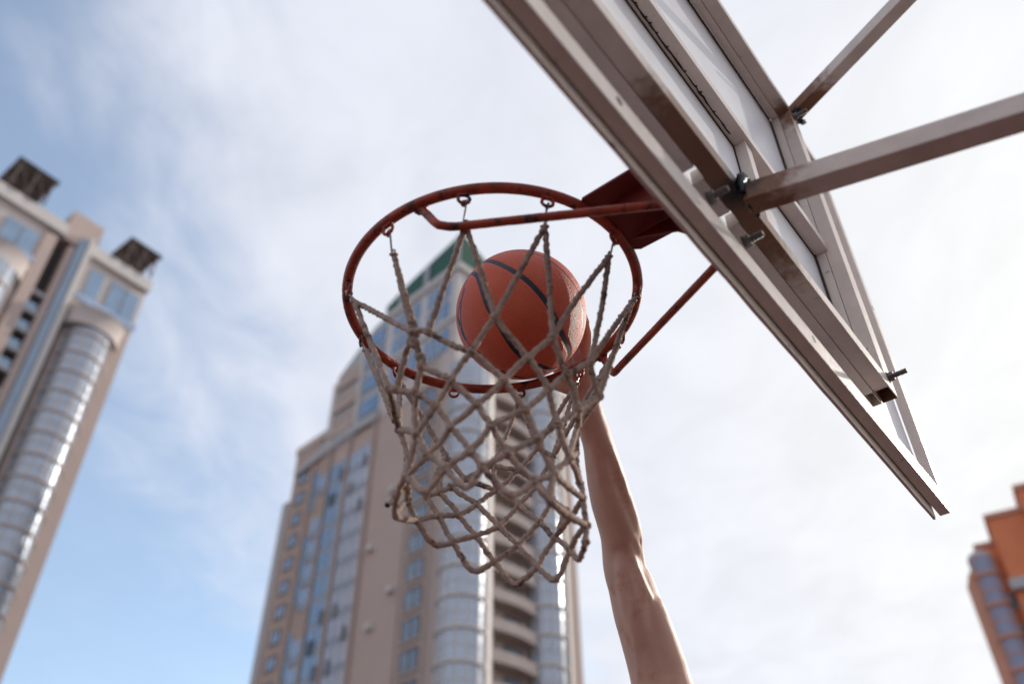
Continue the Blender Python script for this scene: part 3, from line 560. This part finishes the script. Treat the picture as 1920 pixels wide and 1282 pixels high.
for k in range(900):
    a_ = random.uniform(0, 6.283); z_ = random.uniform(-.05, 1); s_ = math.sqrt(max(0, 1-z_*z_)); dv = Vector((s_*math.cos(a_), s_*math.sin(a_), z_))
    if dv.y < -.35 and z_ < .45: continue
    b0 = HP(.078*dv.x, .022+.09*dv.y, .032+.088*dv.z); nn = hr@dv; e_ = b0+(nn*.6+Vector((random.gauss(0, .5), random.gauss(0, .5), random.gauss(0, .5)))).normalized()*random.uniform(.008, .018)
    q.tube([b0, e_], [.0016, .0003], 5)
q.obj('hair', hairm, body)
q = MB()
def loft(mb, secs, seg=32):
    vs = []
    for (x, y, z, rx, ry) in secs: vs += [(x+rx*math.cos(2*math.pi*k/seg), y+ry*math.sin(2*math.pi*k/seg), z) for k in range(seg)]
    fs = [(i*seg+k, i*seg+(k+1) % seg, (i+1)*seg+(k+1) % seg, (i+1)*seg+k) for i in range(len(secs)-1) for k in range(seg)]
    mb.add(vs, fs, True)
loft(q, [(.105, 1.84, 1.42, .178, .135), (.108, 1.84, 1.55, .17, .125), (.113, 1.838, 1.7, .182, .13), (.118, 1.835, 1.85, .198, .135), (.122, 1.83, 1.95, .19, .12), (.125, 1.825, 2.03, .13, .095), (.13, 1.82, 2.06, .085, .08)]); q.obj('tank_top', shirt, body)
q = MB(); loft(q, [(.105, 1.84, 1.52, .172, .13), (.105, 1.84, 1.40, .188, .14), (.105, 1.83, 1.33, .20, .14)])
for sx, kx in ((.19, .205), (.02, 0)): loft(q, [(sx, 1.83, 1.38, .115, .13), (sx, 1.79, 1.25, .11, .12), (kx, 1.75, 1.14, .105, .11)])
q.obj('shorts', shirt, body)
for an in ((.22, 1.92, .70), (-.02, 1.9, .76)):
    q = MB(); rt_ = Matrix.Rotation(R(32), 3, 'X'); q.ball((an[0], an[1]-.075, an[2]-.07), (.052, .15, .058), 20, 12, rt_); q.ball((an[0], an[1]+.0, an[2]-.02), (.050, .062, .062), 16, 10); q.obj('shoe', shoe, body)

# ------------------------------------------------------------------ towers
beige = mat('tower_render_beige', (.50, .395, .355), .85, var=.06, vscale=.25)
beige2 = mat('tower_render_light', (.56, .49, .465), .85, var=.06, vscale=.25)
rib = mat('tower_ribbed', (.48, .39, .36), .85)
t = rib.node_tree; wv_ = t.nodes.new('ShaderNodeTexWave'); wv_.bands_direction = 'Z'; wv_.inputs['Scale'].default_value = .9; tcn = t.nodes.new('ShaderNodeTexCoord'); t.links.new(tcn.outputs['Object'], wv_.inputs[0])
bpn = t.nodes.new('ShaderNodeBump'); bpn.inputs['Distance'].default_value = .1; bpn.inputs['Strength'].default_value = .6; t.links.new(wv_.outputs['Fac'], bpn.inputs['Height']); t.links.new(bpn.outputs[0], t.nodes['Principled BSDF'].inputs['Normal'])
pale = mat('tower_pale', (.60, .56, .54), .7, var=.05, vscale=.3)
palegrey = mat('tower_grey', (.42, .42, .44), .7, var=.06, vscale=.3)
brownm = mat('tower_brown', (.41, .32, .285), .85, var=.08, vscale=.4)
green = mat('green_roof', (.006, .075, .045), .5, var=.15, vscale=.3)
glass = mat('blue_glass', (.24, .33, .44), .10, .5, var=.18, vscale=.35, spec=.8)
glass2 = mat('pale_glass', (.33, .41, .54), .16, .35, var=.2, vscale=.35, spec=.8)
dglass = mat('dark_glass', (.05, .07, .10), .1, .2, var=.3, vscale=.4, spec=.8)
spand = mat('spandrel', (.27, .32, .40), .35, .2, var=.1, vscale=.4)
bayg = mat('bay_glass', (.38, .43, .51), .18, .3, var=.16, vscale=.5, spec=.8)
frame_d = mat('window_frame', (.13, .11, .11), .6)
darkrec = mat('recess_wall', (.45, .37, .33), .9, var=.2, vscale=.5)
Z3 = Vector((0, 0, 1))
class Site:
    def __init__(s, c, az1, az2, root): s.c = Vector((c[0], c[1], 0)); s.a = Vector((math.sin(R(az1)), math.cos(R(az1)), 0)); s.b = Vector((math.sin(R(az2)), math.cos(R(az2)), 0)); s.root = root
    def P(s, x, y, z): return s.c+s.a*x+s.b*y+Z3*(z+EYE)
    def Q(s, x, y, z): return s.c+s.b*x+s.a*y+Z3*(z+EYE)
    def boxes(s, name, m, L_, q=False, parent=None, one=False):
        if not one and len(L_) > 1:
            return [s.boxes(name, m, [l], q, parent) for l in L_][0]
        mb = MB()
        for a, b_ in L_: mb.box(s.Q if q else s.P, a, b_)
        return mb.obj(name, m, parent or s.root)
GZ = -EYE+.01
# ---- middle tower
T1 = thing('tower_block', 'tall beige apartment tower with green peaked roof behind the net', 'building', (-5.23, 75.82, 0))
S = Site((-5.23, 75.82), -46, 44, T1)
S.boxes('wall', beige, [((3.9, .0, GZ), (32.6, 16, 62)), ((14.9, .02, 62), (20, 14, 63))])
S.boxes('ribbed_wall', rib, [((1.5, -.05, GZ), (3.9, 3, 62))])
S.boxes('wall_side', beige, [((.02, 15.2, GZ), (3.88, 17.5, 67)), ((2.6, 3.05, GZ), (3.88, 15.15, 66))])
S.boxes('brown_wall', brownm, [((28.0, -.06, GZ), (32.4, -.003, 65)), ((24.4, -.05, GZ), (27.6, -.003, 61)), ((20.1, -.35, GZ), (20.6, -.003, 62)), ((24.0, -.35, GZ), (24.4, -.003, 62)), ((27.6, -.35, GZ), (28.0, -.07, 62)), ((15.3, -.35, GZ), (15.8, -.003, 62))])
S.boxes('pale_fin', palegrey, [((32.62, -.2, GZ), (33.9, 3, 58))])
mb = MB(); mb.prism(S.P, [(15, 62), (27.4, 62), (27.3, 70), (26.6, 75.3), (19.6, 80.0), (17.2, 80.6), (15, 80.6)], 0.6, 12); mb.obj('upper_wall', palegrey, T1)
S.boxes('parapet', beige2, [((26.5, -.1, 65.2), (33.1, 8, 66.2)), ((27.45, .1, 62.02), (33.0, 7, 65.18))])
mb = MB(); mb.prism(S.P, [(15.2, 62.05), (15.2, 63.4), (22, 63.6), (28, 62.9), (31.8, 62.0), (31.8, 61.2), (28, 61.6), (22, 62.3)], -.5, -.36); mb.obj('curved_ledge', palegrey, T1)
rec = []
for z in (64.6, 68.6, 72.4):
    rec.append(((21.6, .5, z), (25.9, .598, z+2.9)))
S.boxes('loggia', darkrec, rec)
S.boxes('loggia_rail', beige, [((21.6, .2, z), (25.9, .49, z+1.0)) for z in (64.6, 68.6, 72.4)])
S.boxes('pale_trim', pale, [((20.6, .25, 63.7), (21.2, .59, 79.6)), ((15.0, .1, 63.7), (15.8, .59, 80)), ((26.2, .3, 63.8), (27.0, .59, 74))])
S.boxes('upper_glazing', glass, [((16.6, .45, z), (20.2, .595, z+2.4)) for z in (65, 69, 73, 76.2)])
# corner crown
S.boxes('crown_wall', beige2, [((1.6, -.1, 62.02), (14.88, 9, 70.5))])
S.boxes('crown_upper', pale, [((1.7, -.15, 70.52), (14.86, 8.5, 78.3))])
S.boxes('cornice', pale, [((1.3, -.5, 78.32), (15.6, 9.2, 79.3)), ((1.5, -.35, 70.2), (15.2, 8.9, 70.9))])
cw = []
for z0, z1 in ((66.0, 69.4), (71.2, 74.0), (74.6, 77.6)):
    for a, b_ in ((3.0, 7.3), (8.6, 13.9)): cw.append(((a, -.22, z0), (b_, -.165, z1)))
S.boxes('crown_glazing', glass, cw)
S.boxes('crown_mullion', pale, [((a, -.34, 65.8), (a+.18, -.225, 77.8)) for a in (4.4, 5.9, 9.8, 11, 12.4)])
S.boxes('crown_glazing', glass, [((1.64, a, z0), (1.695, b_, z1)) for z0, z1 in ((71.2, 74.0), (74.6, 77.6)) for a, b_ in ((1, 4), (4.8, 7.8))])
mb = MB(); mb.prism(S.P, [(1.3, 79.32), (15.8, 79.32), (15.8, 80.9), (12, 82.2), (1.3, 84.4)], -.4, .6)
mb.prism(S.Q, [(.62, 79.32), (8.8, 79.32), (8.8, 80.1), (.62, 84.3)], 1.32, 2.4); mb.obj('roof', green, T1)
S.boxes('roof_trim', palegrey, [((1.25, -.6, 79.31), (1.9, -.42, 84.2)), ((7.2, -.55, 79.31), (8.0, -.42, 82.9)), ((12.4, -.55, 79.31), (13, -.42, 81.6))])
# windows of the column near the corner
fl = list(range(-1, 22))
def window(site, x0, x1, z, h, y=-.12, parent=None, fm=frame_d, gm=glass, q=False, name='window'):
    w = MB(); f_ = .16; PP = site.Q if q else site.P
    for a, b_ in (((x0, y, z), (x0+f_, y+.118, z+h)), ((x1-f_, y, z), (x1, y+.118, z+h)), ((x0+f_, y, z), (x1-f_, y+.118, z+f_)), ((x0+f_, y, z+h-f_), (x1-f_, y+.118, z+h)), (((x0+x1)/2-.06, y+.01, z+f_), ((x0+x1)/2+.06, y+.118, z+h-f_))): w.box(PP, a, b_)
    o = w.obj(name, fm, site.root); g_ = MB(); g_.box(PP, (x0+f_*.98, y+.06, z+f_*.98), (x1-f_*.98, y+.11, z+h-f_*.98)); g_.obj('pane', gm, o); return o
w0 = window(S, 4.9, 7.6, -1+.4, 2.15)
for k in range(1, 23): copy_part(w0, T1, (0, 0, 3.0*k))
S.boxes('sill', beige2, [((4.7, -.25, -1+.18+3*k), (7.8, -.003, -1+.36+3*k)) for k in range(23)])
ac = MB(); ac.box(S.P, (9.2, -.5, 2.2), (10.1, -.005, 2.8)); ac_ = ac.obj('air_conditioner', pale, T1)
for k, dx in ((3, 0), (6, 2.1), (8, .3), (11, 3.0), (12, 0), (14, 4.2), (16, 1.2), (9, 4.4), (4, 3.6)): copy_part(ac_, T1, S.a*dx+Z3*3.0*k)
S.boxes('panel_edge', brownm, [((4.1, -.14, GZ), (4.3, -.003, 66)), ((8.3, -.14, GZ), (8.55, -.003, 66))])
w1 = window(S, 29.2, 31.2, -.4, 1.7, y=-.18, gm=glass2)
for k in range(1, 21): copy_part(w1, T1, (0, 0, 3.0*k))
# glazed strips, one unit per floor
def unit(x0, x1, z, gm, y=-.2, n=3, h=2.1, name='glazed_unit'):
    o = S.boxes(name, spand, [((x0, y+.03, z-.8), (x1, -.004, z)), ((x0, y, z-.06), (x1, y+.028, z+.06))]+[((x0+(x1-x0)*i/n-.05, y, z+.07), (x0+(x1-x0)*i/n+.05, -.06, z+h)) for i in range(1, n)], one=True)
    g_ = MB(); g_.box(S.P, (x0, -.15, z+.001), (x1, -.07, z+h+.09)); g_.obj('pane', gm, o); return o
for (x0, x1, gm, n) in ((15.9, 20.05, glass2, 3), (20.65, 23.95, glass, 2)):
    u0 = unit(x0, x1, 0, gm, n=n)
    for k in range(1, 20): copy_part(u0, T1, (0, 0, 3.0*k))
u1 = unit(24.5, 26.4, 0, glass2, n=2, h=1.7)
for k in range(1, 20):
    if k % 5 != 3: copy_part(u1, T1, (0, 0, 3.0*k))
u2 = unit(26.7, 27.5, .9, glass, n=1, h=2.0)
for k in range(1, 20):
    if k % 4 != 1: copy_part(u2, T1, (0, 0, 3.0*k))
for k, (x0, x1) in enumerate([(22.0, 23.0), (21.0, 21.8), (22.4, 23.3), (16.6, 17.3), (18.6, 19.3)]*4):
    z = 2+((k*37) % 56)//3*3; S.boxes('open_sash', dglass, [((x0, -.24, z+.3), (x1, -.205, z+1.9))])
# bays of the right-hand side
def bay(site, cx_, cy_, r, z0, z1, fh, parent, a0=-180, a1=180, top=None, gm=None, wm=pale, q=True):
    gm = gm or bayg; PP = site.Q if q else site.P; n = 40; ang = [2*math.pi*k/n for k in range(n)]
    def ringv(rd, z): return [PP(cx_+rd*math.cos(a), cy_+rd*math.sin(a), z) for a in ang]
    def drum(mb, rd, za, zb):
        mb.add(ringv(rd, za)+ringv(rd, zb), [(k, (k+1) % n, (k+1) % n+n, k+n) for k in range(n)]+[tuple(range(n-1, -1, -1)), tuple(range(n, 2*n))], False)
    g_ = MB(); drum(g_, r, z0, z1); gl = g_.obj('bay_glazing', gm, parent)
    w_ = MB(); z = z0+fh
    for k in range(n):
        if k % 3 == 0:
            a = ang[k]; w_.tube([PP(cx_+(r+.03)*math.cos(a), cy_+(r+.03)*math.sin(a), z0), PP(cx_+(r+.03)*math.cos(a), cy_+(r+.03)*math.sin(a), z1)], .09, 6, smooth=False)
    w_.obj('bay_mullion', wm, parent)
    z = z0+fh; s0 = MB(); drum(s0, r+.10, z-.20, z+.20); drum(s0, r+.20, z-.08, z+.05); s_ = s0.obj('bay_slab', wm, parent)
    t0_ = MB(); drum(t0_, r+.05, z-fh*.52, z-fh*.52+.11); t_ = t0_.obj('bay_transom', wm, parent); k = 1
    while z+fh*k < z1-1: copy_part(t_, parent, (0, 0, fh*k)); k += 1
    k = 1
    while z+fh*k < z1-1: copy_part(s_, parent, (0, 0, fh*k)); k += 1
bay(S, .9, .3, 2.2, GZ, 62, 3.0, T1); bay(S, 12.9, .9, 2.1, GZ, 66, 3.0, T1)
for ty_, sx_, zt in ((3.3, -.9, 62), (14.9, -.8, 66)):  # pale fins added, angled to catch the sun as bright streaks beside the bays
    q_ = MB(); pl_ = [(sx_-.35, ty_-.55), (sx_+1.2, ty_+1.7), (sx_+1.9, ty_+1.7), (sx_+1.9, ty_-.2)]
    q_.add([S.P(a, b_, z) for z in (GZ, zt) for a, b_ in pl_], [(3, 2, 1, 0), (4, 5, 6, 7)]+[(i, (i+1) % 4, (i+1) % 4+4, i+4) for i in range(4)]); q_.obj('sun_catch_fin', pale, T1)

# balconies in the recess between the bays
mb = MB(); mb.box(S.P, (1.1, 4.2, GZ), (2.58, 10.7, 66)); mb.obj('recess_wall', darkrec, T1)
mb = MB(); n = 14; cur = [(4.2+6.5*k/n, -.05-.45*math.sin(math.pi*k/n)) for k in range(n+1)]
def bal(z):
    v = [S.P(y_, x_, z+dz) for x_, y_ in cur for dz in (0, .18, 1.15)]; v2 = [S.P(y_+.15, x_, z+dz) for x_, y_ in cur for dz in (0, .18, 1.15)]
    m_ = MB(); fs = []
    for i in range(n): fs += [(3*i, 3*i+3, 3*i+5, 3*i+2)]
    m_.add(v, fs); m_.add(v2, fs)
    m_.add([v[3*i+2] for i in range(n+1)]+[v2[3*i+2] for i in range(n+1)], [(i, i+1, i+n+2, i+n+1) for i in range(n)])
    back = [S.P(1.05, x_, z) for x_, y_ in cur]; m_.add([v[3*i] for i in range(n+1)]+back, [(i, i+1, i+n+2, i+n+1) for i in range(n)])
    back = [S.P(1.05, x_, z+.18) for x_, y_ in cur]; m_.add([v2[3*i+1] for i in range(n+1)]+back, [(i, i+1, i+n+2, i+n+1) for i in range(n)])
    return m_
b0_ = bal(0).obj('balcony', mat('balcony_render', (.58, .49, .44), .85, var=.08, vscale=.6), T1)
for k in range(1, 21): copy_part(b0_, T1, (0, 0, 3.0*k))
bw = MB(); bw.box(S.P, (1.04, 7.2, .3), (1.098, 9.8, 2.5)); bw_ = bw.obj('balcony_door', dglass, T1)
for k in range(1, 21): copy_part(bw_, T1, (0, 0, 3.0*k))

# ---- left tower
d_ = Vector((-.503, .8646, 0)).normalized()*100
T2 = thing('tower_block', 'tall beige tower at the left edge with curved glazed bays and rooftop frames', 'building', (d_.x, d_.y, 0))
U = Site((d_.x, d_.y), 38+180, 38-90, T2)     # x: along the front to the left, y: back into the block
U.boxes('wall', beige, [((.0, 0, GZ), (1.75, 20, 76)), ((1.75, .6, GZ), (8.6, 20, 76)), ((10.4, .1, GZ), (11.2, 20, 84)), ((12.9, .0, GZ), (14.4, 20, 84)), ((14.42, .6, GZ), (23.5, 20, 76)), ((8.62, 1.5, GZ), (10.38, 19, 86))])
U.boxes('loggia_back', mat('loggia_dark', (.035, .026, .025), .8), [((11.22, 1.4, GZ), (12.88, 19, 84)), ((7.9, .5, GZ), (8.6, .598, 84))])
fh = 2.93
U.boxes('loggia_slab', palegrey, [((11.22, .25, 74.6-fh*k), (12.88, 1.38, 75.1-fh*k)) for k in range(0, 26)])
lg = U.boxes('loggia_window', glass, [((11.24, .9, 68.7), (12.86, 1.0, 70.7))])
for k in (1, 2): copy_part(lg, T2, (0, 0, -fh*k))
copy_part(lg, T2, (0, 0, fh))
U.boxes('glass_strip', mat('strip_panel', (.26, .33, .42), .3, .3, var=.08, vscale=.4), [((9.35, -.35, GZ), (10.36, 1.48, 85.8))])
U.boxes('pale_pilaster', pale, [((8.66, -.75, GZ), (9.33, 1.48, 86.4))])
bay(U, 4.5, .9, 2.85, GZ, 72.6, fh, T2, q=False, wm=beige2); bay(U, 18.6, .9, 3.6, GZ, 74.4, fh, T2, q=False, wm=beige2)
def arch(x0, x1, z0, name):
    n = 24; cx_ = (x0+x1)/2; rx = (x1-x0)/2; v = []; fs = []
    for i in range(n+1):
        a = math.pi*i/n; xx = cx_-rx*math.cos(a); yy = .5-2.7*math.sin(a)*min(1, rx/3.2)
        for zz in (z0, z0+1.7, z0+2.5): v.append(U.P(xx, yy-(.5 if zz > z0+1.8 else 0), zz))
    m_ = MB()
    for i in range(n): fs += [(3*i, 3*i+3, 3*i+4, 3*i+1), (3*i+1, 3*i+4, 3*i+5, 3*i+2)]
    m_.add(v, fs, True); m_.add([v[3*i] for i in range(n+1)], [tuple(range(n+1))]); m_.add([v[3*i+2] for i in range(n+1)], [tuple(range(n+1))]); return m_.obj(name, beige2, T2)
arch(.9, 8.3, 72.7, 'bay_canopy'); arch(14.5, 22.9, 74.5, 'bay_canopy')
U.boxes('upper_wall', beige2, [((-.2, .3, 76.02), (8.58, 19.9, 84)), ((14.42, .3, 77.9), (23.6, 19.9, 84.6))])
tw = [((x, .1, 77.4), (x+1.9, .29, 82.6)) for x in (.4, 2.5, 5.6)]+[((x, .1, 78.6), (x+1.9, .29, 82.8)) for x in (15, 17.1, 20.2)]
U.boxes('upper_glazing', glass, tw)
U.boxes('balcony_rail', glass2, [((-.2, -.5, 76.6), (8.4, -.35, 77.6)), ((14.5, -.5, 77.8), (23.5, -.35, 78.8))])
U.boxes('cornice', pale, [((-.35, -.4, 84.02), (8.6, 20.2, 85.9)), ((12.4, -.4, 84.62), (24.0, 20.2, 86.5))])
U.boxes('penthouse', beige, [((7.6, 1.6, 85.92), (12.0, 8, 91.2)), ((13.4, 4, 87.2), (15.5, 9, 90.5))])
fd = mat('rooftop_frame', (.11, .085, .075), .7)
def canopy(x0, x1, zb, zt):
    m_ = MB(); xs_ = [x0, (x0+x1)/2, x1]; ys = [-.8, 2.0, 4.8]
    for y_ in ys:
        m_.tube([U.P(x0-.6, y_, zt), U.P(x1+.6, y_, zt)], .17, 6, smooth=False)
        for x_ in xs_: m_.tube([U.P(x_, y_, zb), U.P(x_, y_, zt)], .14, 6, smooth=False)
    for x_ in xs_: m_.tube([U.P(x_, ys[0]-.4, zt), U.P(x_, ys[-1]+.4, zt)], .15, 6, smooth=False)
    for i in range(2):
        m_.tube([U.P(xs_[i], ys[0], zb), U.P(xs_[i+1], ys[0], zt)], .1, 6); m_.tube([U.P(xs_[i], ys[2], zt), U.P(xs_[i+1], ys[2], zb)], .1, 6)
    m_.box(U.P, (x0-.5, ys[0]-.3, zt+.2), (x1+.5, ys[-1]+.3, zt+.32)); return m_.obj('rooftop_frame', fd, T2)
canopy(.4, 4.3, 85.95, 90.0); canopy(16.4, 20.8, 86.55, 91.0)

# ---- right tower
rc = (90*math.sin(R(28.7)), 90*math.cos(R(28.7)))
T3 = thing('tower_block', 'orange brick tower with a blue glazed bay at the lower right edge', 'building', (rc[0], rc[1], 0))
V = Site(rc, 119, 29, T3)
ob = mat('orange_render', (.68, .215, .10), .85, var=.12, vscale=.3); ob2 = mat('orange_dark', (.56, .28, .20), .85, var=.12, vscale=.4)
V.boxes('side_wall', ob2, [((.1, 0, GZ), (2.5, 14, 36.5))])
mb = MB(); mb.prism(V.P, [(.1, 36.52), (1.9, 36.52), (1.9, 38.9), (.6, 37.8)], .05, 6); mb.obj('side_wall', ob2, T3)
bay(V, 2.1, .5, 1.05, GZ, 39.3, 3.0, T3, q=False, gm=mat('blue_panel', (.16, .31, .52), .3, .1, var=.2, vscale=.5), wm=ob2)
mb = MB(); mb.ball(V.P(2.1, .5, 39.3), (1.12, 1.12, .7), 20, 10); mb.obj('bay_cap', palegrey, T3)
V.boxes('wall', ob, [((1.92, .8, GZ), (5.4, 15, 40.4)), ((3.9, -.4, GZ), (9.2, 14.9, 42.6)), ((7.3, -1.2, GZ), (15, 15.2, 44.5)), ((10.4, -2.8, GZ), (17, 15.3, 36.8))])
V.boxes('coping', ob2, [((1.9, .6, 40.42), (3.88, 15, 40.9)), ((3.7, -.6, 42.62), (7.28, 15, 43.1)), ((7.1, -1.4, 44.52), (15.2, 15.4, 45.0))])
V.boxes('ledge', palegrey, [((3.7, -1.0, 35.2), (7.28, -.42, 36.2)), ((7.1, -1.9, 36.4), (10.38, -1.22, 37.4)), ((10.2, -3.2, 36.82), (17, 0, 37.7))])
sw = MB(); sw.box(V.P, (3.2, .74, 1), (3.8, .798, 2.5)); sw_ = sw.obj('window', dglass, T3)
for k in range(1, 12): copy_part(sw_, T3, (0, 0, 3.0*k))
sw = MB(); sw.box(V.P, (5.2, -.46, 1), (6.1, -.402, 2.6)); sw_ = sw.obj('window', dglass, T3)
for k in range(1, 12): copy_part(sw_, T3, (0, 0, 3.0*k))
